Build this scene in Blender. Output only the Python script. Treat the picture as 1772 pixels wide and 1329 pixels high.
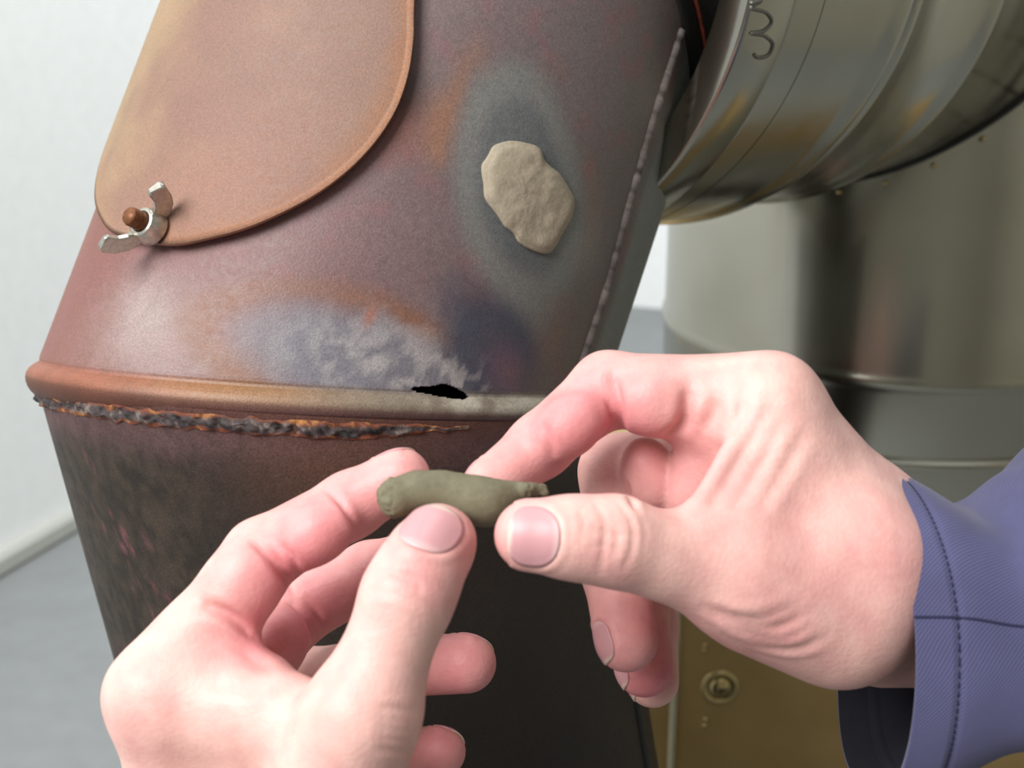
import bpy, bmesh, math, random
import numpy as np
from mathutils import Vector
from mathutils.bvhtree import BVHTree

for o in list(bpy.data.objects): bpy.data.objects.remove(o)
SC = bpy.context.scene
COL = SC.collection
rng = np.random.default_rng(7); random.seed(7)

# ------------------------------------------------------------------ camera
W, H, F = 1772.0, 1329.0, 2300.0
PITCH = math.radians(18.0)
CAMZ = 1.30
cp, sp = math.cos(PITCH), math.sin(PITCH)
cam_d = bpy.data.cameras.new('camera'); cam = bpy.data.objects.new('camera', cam_d); COL.objects.link(cam)
cam.location = (0, 0, CAMZ); cam.rotation_euler = (math.pi/2 - PITCH, 0, 0)
cam_d.sensor_fit = 'HORIZONTAL'; cam_d.sensor_width = 36.0; cam_d.lens = 36.0*F/W
cam_d.clip_start = 0.02; cam_d.clip_end = 40
cam_d.dof.use_dof = True; cam_d.dof.focus_distance = 0.385; cam_d.dof.aperture_fstop = 16.0
SC.camera = cam

# ------------------------------------------------------------------ light and exposure
SC.view_settings.view_transform = 'Standard'; SC.view_settings.look = 'None'
SC.view_settings.gamma = 1.0; SC.view_settings.use_curve_mapping = False
SC.view_settings.exposure = 0.0
w = bpy.data.worlds.new('world'); SC.world = w; w.use_nodes = True
w.node_tree.nodes['Background'].inputs[0].default_value = (0.95, 0.98, 1.0, 1)
w.node_tree.nodes['Background'].inputs[1].default_value = 0.68

def area_light(name, loc, target, size, power, color=(1, 1, 1)):
    d = bpy.data.lights.new(name, 'AREA'); d.shape = 'RECTANGLE'; d.size, d.size_y = size
    d.energy = power; d.color = color
    o = bpy.data.objects.new(name, d); COL.objects.link(o); o.location = loc
    o.rotation_euler = (Vector(target) - Vector(loc)).to_track_quat('-Z', 'Y').to_euler()
    return o
area_light('window_daylight', (-0.90, -0.45, CAMZ + 0.95), (0.0, 0.42, CAMZ - 0.1), (0.9, 0.9), 43, (1.0, 0.985, 0.96))

area_light('wall_fill_light', (0.30, 1.25, CAMZ + 1.45), (-0.25, 1.9, CAMZ - 0.1), (0.8, 0.5), 30, (0.97, 0.99, 1.0))  # added fill lamp to brighten the back and left walls, no window there

# ------------------------------------------------------------------ helpers
def px(x, y, d):            # photograph pixel and depth (m) -> world point
    return cam2w(np.array([(x - W/2)/F*d, (H/2 - y)/F*d, d]))
def cam2w(P):
    P = np.asarray(P, float)
    X, Y, Z = P[..., 0], P[..., 1], P[..., 2]
    return np.stack([X, Z*cp + Y*sp, CAMZ - Z*sp + Y*cp], -1)
def dir2w(v):
    X, Y, Z = v
    return np.array([X, Z*cp + Y*sp, -Z*sp + Y*cp])
def w2cam(P):
    P = np.asarray(P, float)
    y, z = P[..., 1], P[..., 2] - CAMZ
    return np.stack([P[..., 0], y*sp + z*cp, y*cp - z*sp], -1)
def topx(P):
    c = w2cam(P); return np.stack([W/2 + F*c[..., 0]/c[..., 2], H/2 - F*c[..., 1]/c[..., 2]], -1)
CAM = np.array([0, 0, CAMZ])
def ray(x, y):
    v = px(x, y, 1.0) - CAM; return v/np.linalg.norm(v)
def unit(v): v = np.asarray(v, float); return v/np.linalg.norm(v)
def lin(r, g, b):
    f = lambda c: (c/255/12.92) if c/255 <= 0.04045 else ((c/255 + 0.055)/1.055)**2.4
    return (f(r), f(g), f(b), 1.0)

def mesh_obj(name, verts, faces, mat, parent=None, smooth=True, colors=None, attrs=None):
    me = bpy.data.meshes.new(name)
    v = np.asarray(verts, dtype=np.float32)
    if isinstance(faces, np.ndarray) and faces.ndim == 2:
        n, k = faces.shape
        me.vertices.add(len(v)); me.vertices.foreach_set('co', v.ravel())
        me.loops.add(n*k); me.loops.foreach_set('vertex_index', faces.astype(np.int32).ravel())
        me.polygons.add(n); me.polygons.foreach_set('loop_start', np.arange(0, n*k, k, dtype=np.int32))
        me.update(calc_edges=True)
    else:
        me.from_pydata([tuple(map(float, q)) for q in v], [], [tuple(map(int, q)) for q in faces]); me.update()
    me.validate()
    if smooth: me.polygons.foreach_set('use_smooth', np.ones(len(me.polygons), dtype=bool))
    if colors is not None:
        a = me.color_attributes.new('tint', 'FLOAT_COLOR', 'POINT')
        c = np.ones((len(v), 4), np.float32); c[:, :3] = colors
        a.data.foreach_set('color', c.ravel())
    if attrs:
        for k2, arr in attrs.items():
            a = me.attributes.new(k2, 'FLOAT', 'POINT'); a.data.foreach_set('value', np.asarray(arr, np.float32))
    me.materials.append(mat)
    o = bpy.data.objects.new(name, me); COL.objects.link(o)
    if parent is not None: o.parent = parent
    return o
def tag(o, label=None, cat=None, group=None, kind=None):
    if label: o['label'] = label
    if cat: o['category'] = cat
    if group: o['group'] = group
    if kind: o['kind'] = kind
    return o
def empty(name, loc=(0, 0, 0)):
    o = bpy.data.objects.new(name, None); COL.objects.link(o); o.empty_display_size = 0.02
    return o        # kept at the origin: the parts are built in world coordinates
def grid_faces(nu, nv, wrap_u=False):
    f = []
    I = np.arange(nu if wrap_u else nu - 1); J = np.arange(nv - 1)
    i, j = np.meshgrid(I, J, indexing='ij'); i2 = (i + 1) % nu
    return np.stack([i*nv + j, i2*nv + j, i2*nv + j + 1, i*nv + j + 1], -1).reshape(-1, 4)
def box(name, x0, x1, y0, y1, z0, z1, mat, parent=None, M=None):
    v = np.array([(x, y, z) for x in (x0, x1) for y in (y0, y1) for z in (z0, z1)], float)
    if M is not None: v = v @ M[0].T + M[1]
    f = [(0, 1, 3, 2), (4, 6, 7, 5), (0, 4, 5, 1), (2, 3, 7, 6), (0, 2, 6, 4), (1, 5, 7, 3)]
    return mesh_obj(name, v, f, mat, parent, smooth=False)
# smooth value noise, periodic lattice
_perm = rng.random((64, 64, 64)).astype(np.float32)
def vnoise(P, s):
    q = np.asarray(P)/s; i = np.floor(q).astype(int); f = q - i; f = f*f*(3 - 2*f); i %= 64; j = (i + 1) % 64
    g = lambda a, b, c: _perm[a, b, c]
    x0, y0, z0 = i[..., 0], i[..., 1], i[..., 2]; x1, y1, z1 = j[..., 0], j[..., 1], j[..., 2]
    fx, fy, fz = f[..., 0], f[..., 1], f[..., 2]
    a = g(x0, y0, z0)*(1-fx) + g(x1, y0, z0)*fx; b = g(x0, y1, z0)*(1-fx) + g(x1, y1, z0)*fx
    c = g(x0, y0, z1)*(1-fx) + g(x1, y0, z1)*fx; d = g(x0, y1, z1)*(1-fx) + g(x1, y1, z1)*fx
    return (a*(1-fy) + b*fy)*(1-fz) + (c*(1-fy) + d*fy)*fz
def fbm(P, s): return 0.55*vnoise(P, s) + 0.28*vnoise(np.asarray(P) + 7.3, s/2) + 0.17*vnoise(np.asarray(P) + 3.1, s/4)
def catmull(pts, n, closed=False):
    p = np.asarray(pts, float); m = len(p); out = []
    seg = m if closed else m - 1
    for k in range(seg):
        if closed: a, b, c, d = p[(k-1) % m], p[k], p[(k+1) % m], p[(k+2) % m]
        else: a, b, c, d = p[max(k-1, 0)], p[k], p[k+1], p[min(k+2, m-1)]
        for t in np.arange(n)/n:
            out.append(0.5*((2*b) + (c-a)*t + (2*a-5*b+4*c-d)*t*t + (-a+3*b-3*c+d)*t**3))
    if not closed: out.append(p[-1])
    return np.array(out)
def tube(name, path, radii, mat, parent=None, seg=12, flat=None):
    P = np.asarray(path, float); n = len(P); R = np.broadcast_to(np.asarray(radii, float), (n,))
    T = np.gradient(P, axis=0); T /= np.linalg.norm(T, axis=1)[:, None]
    ref = np.array([0, 0, 1.0]) if abs(T[0][2]) < 0.9 else np.array([1.0, 0, 0])
    V = []; e = None
    for k in range(n):
        if e is None: e = np.cross(T[k], ref)
        e = e - T[k]*(e @ T[k]); e = unit(e); g = np.cross(T[k], e)
        for a in np.linspace(0, 2*np.pi, seg, endpoint=False): V.append(P[k] + R[k]*(math.cos(a)*e + math.sin(a)*g))
    fc = [(k*seg + a, k*seg + (a+1) % seg, (k+1)*seg + (a+1) % seg, (k+1)*seg + a) for k in range(n-1) for a in range(seg)]
    fc.append(tuple(range(seg))[::-1]); fc.append(tuple((n-1)*seg + a for a in range(seg)))
    return mesh_obj(name, V, fc, mat, parent)

# ------------------------------------------------------------------ materials
def new_mat(name):
    m = bpy.data.materials.new(name); m.use_nodes = True
    nt = m.node_tree; b = nt.nodes['Principled BSDF']
    return m, nt, b
def N(nt, t, **kw):
    n = nt.nodes.new(t)
    for k, v in kw.items():
        if k in n.inputs: n.inputs[k].default_value = v
        else: setattr(n, k, v)
    return n
def noise(nt, scale, detail=3.0, rough=0.6, coord='Object', vec_scale=None):
    tc = N(nt, 'ShaderNodeTexCoord'); n = N(nt, 'ShaderNodeTexNoise'); n.inputs['Scale'].default_value = scale
    n.inputs['Detail'].default_value = detail; n.inputs['Roughness'].default_value = rough
    if vec_scale is not None:
        mp = N(nt, 'ShaderNodeMapping'); mp.inputs['Scale'].default_value = vec_scale
        nt.links.new(tc.outputs[coord], mp.inputs[0]); nt.links.new(mp.outputs[0], n.inputs[0])
    else: nt.links.new(tc.outputs[coord], n.inputs[0])
    return n
def ramp(nt, src, stops):
    r = N(nt, 'ShaderNodeValToRGB'); nt.links.new(src, r.inputs[0])
    while len(r.color_ramp.elements) > 1: r.color_ramp.elements.remove(r.color_ramp.elements[-1])
    for i, (p, c) in enumerate(stops):
        e = r.color_ramp.elements[0] if i == 0 else r.color_ramp.elements.new(p)
        e.position = p; e.color = c if len(c) == 4 else (*c, 1)
    return r
def mix(nt, fac, a, b, mode='MIX'):
    m = N(nt, 'ShaderNodeMix'); m.data_type = 'RGBA'; m.blend_type = mode
    for s, v in ((m.inputs[0], fac), (m.inputs[6], a), (m.inputs[7], b)):
        if hasattr(v, 'is_output') or hasattr(v, 'links'): nt.links.new(v, s)
        else: s.default_value = v
    return m.outputs[2]
def bump(nt, b, src, strength, dist):
    bp = N(nt, 'ShaderNodeBump'); bp.inputs['Strength'].default_value = strength; bp.inputs['Distance'].default_value = dist
    nt.links.new(src, bp.inputs['Height']); nt.links.new(bp.outputs[0], b.inputs['Normal']); return bp

def plain(name, col, rough=0.6, metal=0.0, grain=0.06, gscale=400, bmp=0.0):
    m, nt, b = new_mat(name)
    n = noise(nt, gscale, 3)
    dark = tuple(c*(1-grain*2) for c in col[:3]) + (1,); lite = tuple(min(1, c*(1+grain*2)) for c in col[:3]) + (1,)
    r = ramp(nt, n.outputs[0], [(0.3, dark), (0.7, lite)])
    nt.links.new(r.outputs[0], b.inputs['Base Color']); b.inputs['Roughness'].default_value = rough; b.inputs['Metallic'].default_value = metal
    if bmp: bump(nt, b, n.outputs[0], bmp, 0.0005)
    return m

def rust_mat(name, rough=0.55, speck=0.5, bmp=0.25, metal=0.0, spec=0.5):
    # colour from the vertex tint, with fine speckle and grain
    m, nt, b = new_mat(name)
    at = N(nt, 'ShaderNodeVertexColor'); at.layer_name = 'tint'
    n1 = noise(nt, 1500, 2, 0.7); n2 = noise(nt, 420, 4, 0.75)
    g1 = ramp(nt, n1.outputs[0], [(0.30, (0.62, 0.60, 0.60)), (0.5, (1, 1, 1)), (0.72, (1.45, 1.45, 1.5))])
    g2 = ramp(nt, n2.outputs[0], [(0.3, (0.8, 0.8, 0.82)), (0.7, (1.18, 1.16, 1.15))])
    c = mix(nt, speck, at.outputs[0], g1.outputs[0], 'MULTIPLY')
    c = mix(nt, speck, c, g2.outputs[0], 'MULTIPLY')
    nt.links.new(c, b.inputs['Base Color'])
    rr = ramp(nt, n2.outputs[0], [(0.3, (rough - 0.08,)*3), (0.7, (rough + 0.1,)*3)]); nt.links.new(rr.outputs[0], b.inputs['Roughness'])
    b.inputs['Metallic'].default_value = metal; b.inputs['Specular IOR Level'].default_value = spec
    if bmp: bump(nt, b, n1.outputs[0], bmp, 0.0004)
    return m
M = {}
M['wall'] = plain('white_wall_paint', lin(236, 239, 240), 0.8, grain=0.012, gscale=60)
M['floor'] = plain('grey_painted_floor', lin(124, 127, 128), 0.7, grain=0.03, gscale=25)
M['skirt'] = plain('grey_skirting', lin(176, 178, 172), 0.6, grain=0.03)
M['ceil'] = plain('ceiling_paint', lin(200, 200, 198), 0.9, grain=0.01)
M['dimwall'] = plain('dim_workshop_wall', lin(150, 147, 136), 0.9, grain=0.03, gscale=20)
M['pipe'] = rust_mat('rusted_steel', 0.5, 0.55, 0.3)
M['sootpipe'] = rust_mat('sooty_steel', 0.55, 0.8, 0.3, spec=0.35)
M['plate'] = rust_mat('tan_rust_plate', 0.62, 0.45, 0.3)
M['crust'] = rust_mat('flaking_rust', 0.8, 0.6, 0.5)
M['blacksteel'] = plain('blackened_steel', lin(58, 56, 54), 0.5, grain=0.15, gscale=300)
M['darkband'] = plain('black_collar', lin(26, 27, 26), 0.55, grain=0.1)
M['redrust'] = plain('red_rust_edge', lin(120, 52, 34), 0.8, grain=0.2)
M['bolt'] = plain('rusty_bolt_thread', lin(120, 74, 42), 0.5, metal=0.3, grain=0.15, gscale=900)
M['nut'] = plain('zinc_wing_nut', lin(190, 186, 176), 0.28, metal=0.9, grain=0.08, gscale=600)
M['putty'] = plain('grey_green_putty', lin(110, 106, 84), 0.75, grain=0.05, gscale=700, bmp=0.25)
M['patch'] = plain('dry_grey_putty', lin(158, 147, 128), 0.85, grain=0.05, gscale=900, bmp=0.35)
M['bead'] = plain('panel_bead', lin(190, 184, 156), 0.45, metal=0.3)
M['brass'] = plain('brass_screw', lin(190, 170, 120), 0.25, metal=1.0, grain=0.05)
M['cuff_shade'] = plain('sleeve_inside_shade', lin(26, 27, 38), 0.95)  # near-black colour standing in for the shade inside the cuff
M['thread'] = plain('navy_thread', lin(34, 36, 66), 0.9)

def steel_mat():
    m, nt, b = new_mat('brushed_stainless')
    n = noise(nt, 60, 2, 0.5, vec_scale=(1, 1, 0.05)); n2 = noise(nt, 9, 2)
    r = ramp(nt, n2.outputs[0], [(0.3, lin(165, 162, 148)), (0.7, lin(186, 184, 172))])
    nt.links.new(r.outputs[0], b.inputs['Base Color']); b.inputs['Metallic'].default_value = 1.0
    rr = ramp(nt, n.outputs[0], [(0.3, (0.16,)*3), (0.7, (0.26,)*3)]); nt.links.new(rr.outputs[0], b.inputs['Roughness'])
    return m
M['steel'] = steel_mat()
def bronze_mat():
    m, nt, b = new_mat('bronze_sheet')
    n = noise(nt, 500, 3); n2 = noise(nt, 12, 3)
    r = ramp(nt, n2.outputs[0], [(0.3, lin(158, 130, 80)), (0.7, lin(178, 150, 98))])
    nt.links.new(r.outputs[0], b.inputs['Base Color']); b.inputs['Metallic'].default_value = 0.45; b.inputs['Roughness'].default_value = 0.45
    bump(nt, b, n.outputs[0], 0.1, 0.0005); return m
M['bronze'] = bronze_mat()
def skin_mat():
    m, nt, b = new_mat('skin')
    at = N(nt, 'ShaderNodeVertexColor'); at.layer_name = 'tint'
    n1 = noise(nt, 130, 4, 0.6); n2 = noise(nt, 1400, 2)
    g = ramp(nt, n1.outputs[0], [(0.3, (0.93, 0.86, 0.86)), (0.65, (1.05, 1.07, 1.06))])
    c = mix(nt, 1.0, at.outputs[0], g.outputs[0], 'MULTIPLY'); nt.links.new(c, b.inputs['Base Color'])
    b.inputs['Roughness'].default_value = 0.48; b.inputs['Specular IOR Level'].default_value = 0.35
    b.inputs['Subsurface Weight'].default_value = 0.2; b.inputs['Subsurface Radius'].default_value = (1.0, 0.35, 0.25)
    b.inputs['Subsurface Scale'].default_value = 0.0022
    tc = N(nt, 'ShaderNodeTexCoord'); vo = N(nt, 'ShaderNodeTexVoronoi'); vo.inputs['Scale'].default_value = 900
    nt.links.new(tc.outputs['Object'], vo.inputs['Vector'])
    ad = N(nt, 'ShaderNodeMath', operation='ADD'); nt.links.new(vo.outputs[0], ad.inputs[0]); nt.links.new(n2.outputs[0], ad.inputs[1])
    bump(nt, b, ad.outputs[0], 0.2, 0.0003)
    return m
M['skin'] = skin_mat()
def nail_mat():
    m, nt, b = new_mat('fingernail')
    at = N(nt, 'ShaderNodeVertexColor'); at.layer_name = 'tint'
    nt.links.new(at.outputs[0], b.inputs['Base Color']); b.inputs['Roughness'].default_value = 0.42
    b.inputs['Subsurface Weight'].default_value = 0.15; b.inputs['Subsurface Radius'].default_value = (1, 0.4, 0.3); b.inputs['Subsurface Scale'].default_value = 0.002
    return m
M['nail'] = nail_mat()
def cloth_mat():
    m, nt, b = new_mat('blue_grey_twill')
    uv = N(nt, 'ShaderNodeUVMap'); wv = N(nt, 'ShaderNodeTexWave'); wv.wave_type = 'BANDS'; wv.bands_direction = 'DIAGONAL'
    wv.inputs['Scale'].default_value = 1.0; wv.inputs['Distortion'].default_value = 0.6; wv.inputs['Detail'].default_value = 1.0
    mp = N(nt, 'ShaderNodeMapping'); mp.inputs['Scale'].default_value = (640, 640, 640)
    nt.links.new(uv.outputs[0], mp.inputs[0]); nt.links.new(mp.outputs[0], wv.inputs[0])
    n = noise(nt, 1500, 2); n2 = noise(nt, 40, 3)
    base = ramp(nt, n2.outputs[0], [(0.3, lin(70, 70, 104)), (0.7, lin(80, 80, 116))])
    g = ramp(nt, wv.outputs[0], [(0.2, (0.78, 0.78, 0.8)), (0.8, (1.12, 1.12, 1.12))])
    c = mix(nt, 0.8, base.outputs[0], g.outputs[0], 'MULTIPLY'); nt.links.new(c, b.inputs['Base Color'])
    b.inputs['Roughness'].default_value = 0.9; b.inputs['Sheen Weight'].default_value = 0.12
    bump(nt, b, wv.outputs[0], 0.35, 0.0003); return m
M['cloth'] = cloth_mat()

# ------------------------------------------------------------------ room shell
FZ = CAMZ - 0.62            # top of the platform the flue stands on
r1 = ray(0, 989); r2 = ray(133, 910)
w1 = CAM + r1*((FZ - CAMZ)/r1[2]); w2 = CAM + r2*((FZ - CAMZ)/r2[2])
wd = unit((w2 - w1)*[1, 1, 0]); wn = np.array([wd[1], -wd[0], 0])      # along the wall, into the room
def wall_slab(name, base, along, normal, a0, a1, z0, z1, mat, thick=0.08, parent=None):
    R = np.stack([along, -normal, [0, 0, 1.0]], 1)
    return box(name, a0, a1, 0, thick, z0, z1, mat, parent, (R, np.array([base[0], base[1], 0.0])))
tag(wall_slab('wall_left', w1, wd, wn, -1.0, 1.3, FZ - 0.05, CAMZ + 1.6, M['wall']), 'white painted wall to the left of the rusty pipe', kind='structure')
corner = w1 + wd*1.3
tag(wall_slab('wall_back', corner, wn, -wd, 0.0, 3.0, FZ - 0.05, CAMZ + 1.6, M['wall']), 'white wall behind the steel flue', kind='structure')
R_ = np.stack([wd, -wn, [0, 0, 1.0]], 1)
tag(box('floor', -3.4, 1.3, -3.0, 0.0, FZ - 0.05, FZ, M['floor'], None, (R_, np.array([w1[0], w1[1], 0.0]))), 'light grey floor under the pipes', kind='structure')
tag(box('wall_right', 1.25, 1.33, -1.6, 2.6, FZ - 0.05, CAMZ + 1.6, M['dimwall']), 'dim wall of the workshop', kind='structure')
tag(box('wall_rear', -1.6, 1.25, -1.68, -1.6, FZ - 0.05, CAMZ + 1.6, M['dimwall']), 'dim wall behind the photographer', kind='structure')
sk = np.array([[0, 0], [0.011, 0], [0.013, 0.004], [0.013, 0.018], [0.009, 0.024], [0, 0.025]])
V = []; 
for a in (-0.99, 1.29):
    for (dn, dz) in sk: V.append(w1*[1, 1, 0] + wd*a + wn*(dn + 0.0005) + np.array([0, 0, FZ + 0.001 + dz]))
n = len(sk)
fc = [(k, (k+1) % n, n + (k+1) % n, n + k) for k in range(n)] + [tuple(range(n))[::-1], tuple(range(n, 2*n))]
tag(mesh_obj('baseboard_left', V, fc, M['skirt'], smooth=False), 'thin grey skirting strip along the white wall', kind='structure')

# ------------------------------------------------------------------ rusted elbow: fitted axes
def fit_axis(l1, l2, r1, r2, r):
    n1 = unit(np.cross(ray(*l1), ray(*l2))); n2 = unit(np.cross(ray(*r1), ray(*r2)))
    c = ray((l1[0] + r1[0])/2, (l1[1] + r1[1])/2)
    n1 *= np.sign(n1 @ c); n2 *= np.sign(n2 @ c)
    d = unit(np.cross(n1, n2)); d = d if d[2] > 0 else -d
    return CAM + (n1 + n2)*(r/(1 + n1 @ n2)), d
RP = 0.100
A1, d1 = fit_axis((160, 375), (88, 565), (1160, 330), (1070, 605), RP)
A0, d0 = fit_axis((90, 760), (197, 1141), (1046, 755), (1140, 1329), RP*0.995)
class Cyl:
    def __init__(s, A, d, r):
        s.A, s.d, s.r = A, d, r
        f = unit((CAM - A) - d*((CAM - A) @ d)); s.e2 = f; s.e1 = np.cross(d, f)     # e2 faces the camera
        if s.e1[0] < 0: s.e1 = -s.e1
    def pt(s, u, t, dr=0.0):
        u = np.asarray(u)[..., None]; t = np.asarray(t)[..., None]; dr = np.asarray(dr)[..., None]
        return s.A + s.d*t + (s.r + dr)*(np.sin(u)*s.e1 + np.cos(u)*s.e2)
    def nrm(s, u): u = np.asarray(u)[..., None]; return np.sin(u)*s.e1 + np.cos(u)*s.e2
    def hit(s, x, y, dr=0.0):                     # pixel -> (u, t) on the near side
        v = ray(x, y); r = s.r + dr
        vp = v - s.d*(v @ s.d); ap = (CAM - s.A) - s.d*((CAM - s.A) @ s.d)
        a = vp @ vp; b = 2*vp @ ap; c = ap @ ap - r*r; D = max(b*b - 4*a*c, 0.0)
        P = CAM + v*((-b - math.sqrt(D))/(2*a)) - s.A
        return math.atan2(P @ s.e1, P @ s.e2), P @ s.d
    def plane_t(s, u, Q, n):
        o = s.A + s.r*s.nrm(u); return ((Q - o) @ n)/(s.d @ n)
UP = Cyl(A1, d1, RP); LO = Cyl(A0, d0, RP*0.995)
# lower mitre plane through three points of the seam
q3 = [UP.pt(*UP.hit(*q)) for q in ((250, 652), (600, 676), (930, 686))]
PN = unit(np.cross(q3[1] - q3[0], q3[2] - q3[0])); PN = PN if PN[2] > 0 else -PN; PQ = q3[1]
# upper mitre towards the flue
az = math.radians(42.7)
dS = np.array([math.sin(az), math.cos(az), 0.0])
CS = cam2w([-0.016, 0.178, 0.507])
MQ = A1 + d1*0.1965
MN = unit(d1 + dS)
PIPE = empty('stove_pipe')
tag(PIPE, 'rusted steel stove pipe elbow with a ragged hole and a bolted cover plate', 'stove pipe')

# --- tint painted by position on the sheet (heat stains, rust blooms, chalky marks)
def gauss(P, c, s): return np.exp(-((P - c)**2).sum(-1)/(2*s*s))
def blob(P, cyl, x, y, s_mm, aspect=1.0, ang=0.0):
    u, t = cyl.hit(x, y); c = cyl.pt(u, t); tu = -np.sin(u)*cyl.e2 + np.cos(u)*cyl.e1
    q = P - c; a = q @ tu; b = q @ cyl.d
    ca, sa = math.cos(math.radians(ang)), math.sin(math.radians(ang))
    aa = (a*ca + b*sa)/(s_mm*1e-3*aspect); bb = (-a*sa + b*ca)/(s_mm*1e-3)
    dn = q @ cyl.nrm(u)
    return np.sqrt(aa*aa + bb*bb), dn
def sstep(x, a, b): t = np.clip((x - a)/(b - a), 0, 1); return t*t*(3 - 2*t)
def lc(r, g, b): return np.array(lin(r, g, b)[:3])
def over(c, col, a): return c*(1 - a[:, None]) + col*a[:, None]

def upper_tint(P):
    q = P - A1; u = np.arctan2(q @ UP.e1, q @ UP.e2); t = q @ d1
    nz = fbm(P, 0.03); nf = fbm(P, 0.008); warp = (nz - 0.5)
    k = sstep(u, -1.3, 0.35)[:, None]
    c = lc(122, 80, 68)*(1 - k) + lc(104, 92, 93)*k                  # red rust -> purple grey
    k2 = sstep(u + warp*0.3, 0.25, 1.2)[:, None]; c = c*(1 - k2) + lc(96, 92, 86)*k2
    c = c*(0.82 + 0.36*nz[:, None])
    c = over(c, lc(128, 78, 84), 0.35*sstep(nf, 0.5, 0.75))
    # purple-red bloom left of the seam
    d, _ = blob(P, UP, 330, 470, 26, 1.8, 10); c = over(c, lc(118, 72, 74), 0.5*np.exp(-d*d/2))
    # chalky patch below the wing nut
    d, _ = blob(P, UP, 255, 545, 12, 0.9, 80); c = over(c, lc(164, 154, 150), 0.6*np.exp(-d*d/2)*(0.55 + 0.9*nf))
    d, _ = blob(P, UP, 230, 610, 12, 2.0, 0); c = over(c, lc(150, 132, 126), 0.3*np.exp(-d*d/2)*(0.4 + nf))
    # heat tint around the patch
    d, _ = blob(P, UP, 912, 345, 17.5, 1.75, 118); d = d + warp*0.55
    c = over(c, lc(140, 96, 66), 0.8*np.exp(-((d - 1.62)/0.26)**2)*sstep(fbm(P + 4, 0.035), 0.36, 0.62)*(0.25 + 0.75*sstep(-u + 0.6, 0, 0.5))*(0.5 + 0.8*nz))
    c = over(c, lc(112, 116, 112), 0.75*sstep(-d, -1.55, -1.1))
    c = over(c, lc(78, 84, 88), 0.7*sstep(-d, -1.08, -0.8)*(0.6 + 0.6*nz))
    d, _ = blob(P, UP, 1000, 420, 9, 1.0, 0); c = over(c, lc(128, 132, 124), 0.5*np.exp(-d*d/2))
    # blue pool with an orange rim along the seam
    d, _ = blob(P, UP, 640, 640, 15, 2.5, 4); d = d + warp*0.5
    c = over(c, lc(122, 80, 52), 0.75*np.exp(-((d - 1.25)/0.24)**2)*(0.55 + 0.8*nz)*sstep(-u + 0.55, 0, 0.35))
    c = over(c, lc(108, 110, 118), 0.8*sstep(-d, -1.2, -0.6))
    d, _ = blob(P, UP, 690, 632, 9, 2.4, 12); c = over(c, lc(160, 156, 154), 0.75*np.exp(-d*d/2)*sstep(fbm(P, 0.004), 0.40, 0.62))
    d, _ = blob(P, UP, 848, 600, 16, 1.35, -30); d = d + warp*0.7
    c = over(c, lc(52, 60, 76), 0.88*sstep(-d, -1.35, -0.55))
    sp_ = sstep(fbm(P*1.0 + 5, 0.0048), 0.58, 0.66); d, _ = blob(P, UP, 785, 656, 5, 2.4, -10)
    c = over(c, lc(170, 166, 162), 0.6*sp_*np.exp(-d*d/2))
    d, _ = blob(P, UP, 880, 645, 7, 0.8, 60); c = over(c, lc(120, 88, 98), 0.6*np.exp(-d*d/2))
    d, _ = blob(P, UP, 985, 640, 10, 1.5, 60); c = over(c, lc(112, 98, 84), 0.5*np.exp(-d*d/2))
    # rust weeping from behind the cover
    d, _ = blob(P, UP, 712, 170, 6, 0.6, 0); c = over(c, lc(48, 30, 22), 0.9*np.exp(-d*d/2)*(0.3 + 1.1*nf))
    d, _ = blob(P, UP, 690, 225, 7, 0.8, 0); c = over(c, lc(120, 64, 50), 0.6*np.exp(-d*d/2))
    d, _ = blob(P, UP, 640, 548, 2.2, 0.5, 0); c = over(c, lc(150, 84, 54), 0.7*np.exp(-d*d/2))
    # beside the weld
    s = t - UP.plane_t(u, PQ, PN)
    dw = np.abs(u - weld_u(t)); c = over(c, lc(98, 66, 52), 0.45*np.exp(-(dw/0.03)**2))
    c = over(c, lc(122, 130, 126), 0.7*sstep(u - weld_u(t), 0.05, 0.12))
    # bead at the foot: red rust left, bare steel right
    rib = sstep(-s, -0.002, 0.001)
    low = sstep(-s, 0.0042, 0.0072)
    kk = sstep(u + warp*0.5, -0.75, 0.15)
    rc = lc(138, 84, 62)*(1-kk)[:, None] + lc(122, 112, 98)*kk[:, None]
    lowc = lc(84, 46, 30)*(1-kk)[:, None] + lc(84, 60, 58)*kk[:, None]
    rc = rc*(1-low)[:, None] + lowc*low[:, None]
    c = over(c, rc*(0.75 + 0.5*nf[:, None]), rib)
    orange = rib*np.exp(-((u + 0.25)/0.28)**2)*(1-low); c = over(c, lc(146, 104, 58), 0.6*orange)
    chalk = rib*(1-low)*sstep(u, 0.15, 0.5)*sstep(nf, 0.35, 0.6); c = over(c, lc(190, 186, 172), 0.6*chalk)
    return np.clip(c, 0.004, 0.95)

# weld bead line on the sheet, u as a function of t
_wp = np.array([UP.hit(*q) for q in ((1008, 622), (1052, 490), (1092, 340), (1135, 190), (1168, 90), (1180, 52))])
def weld_u(t): return np.interp(t, _wp[:, 1], _wp[:, 0])

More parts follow.
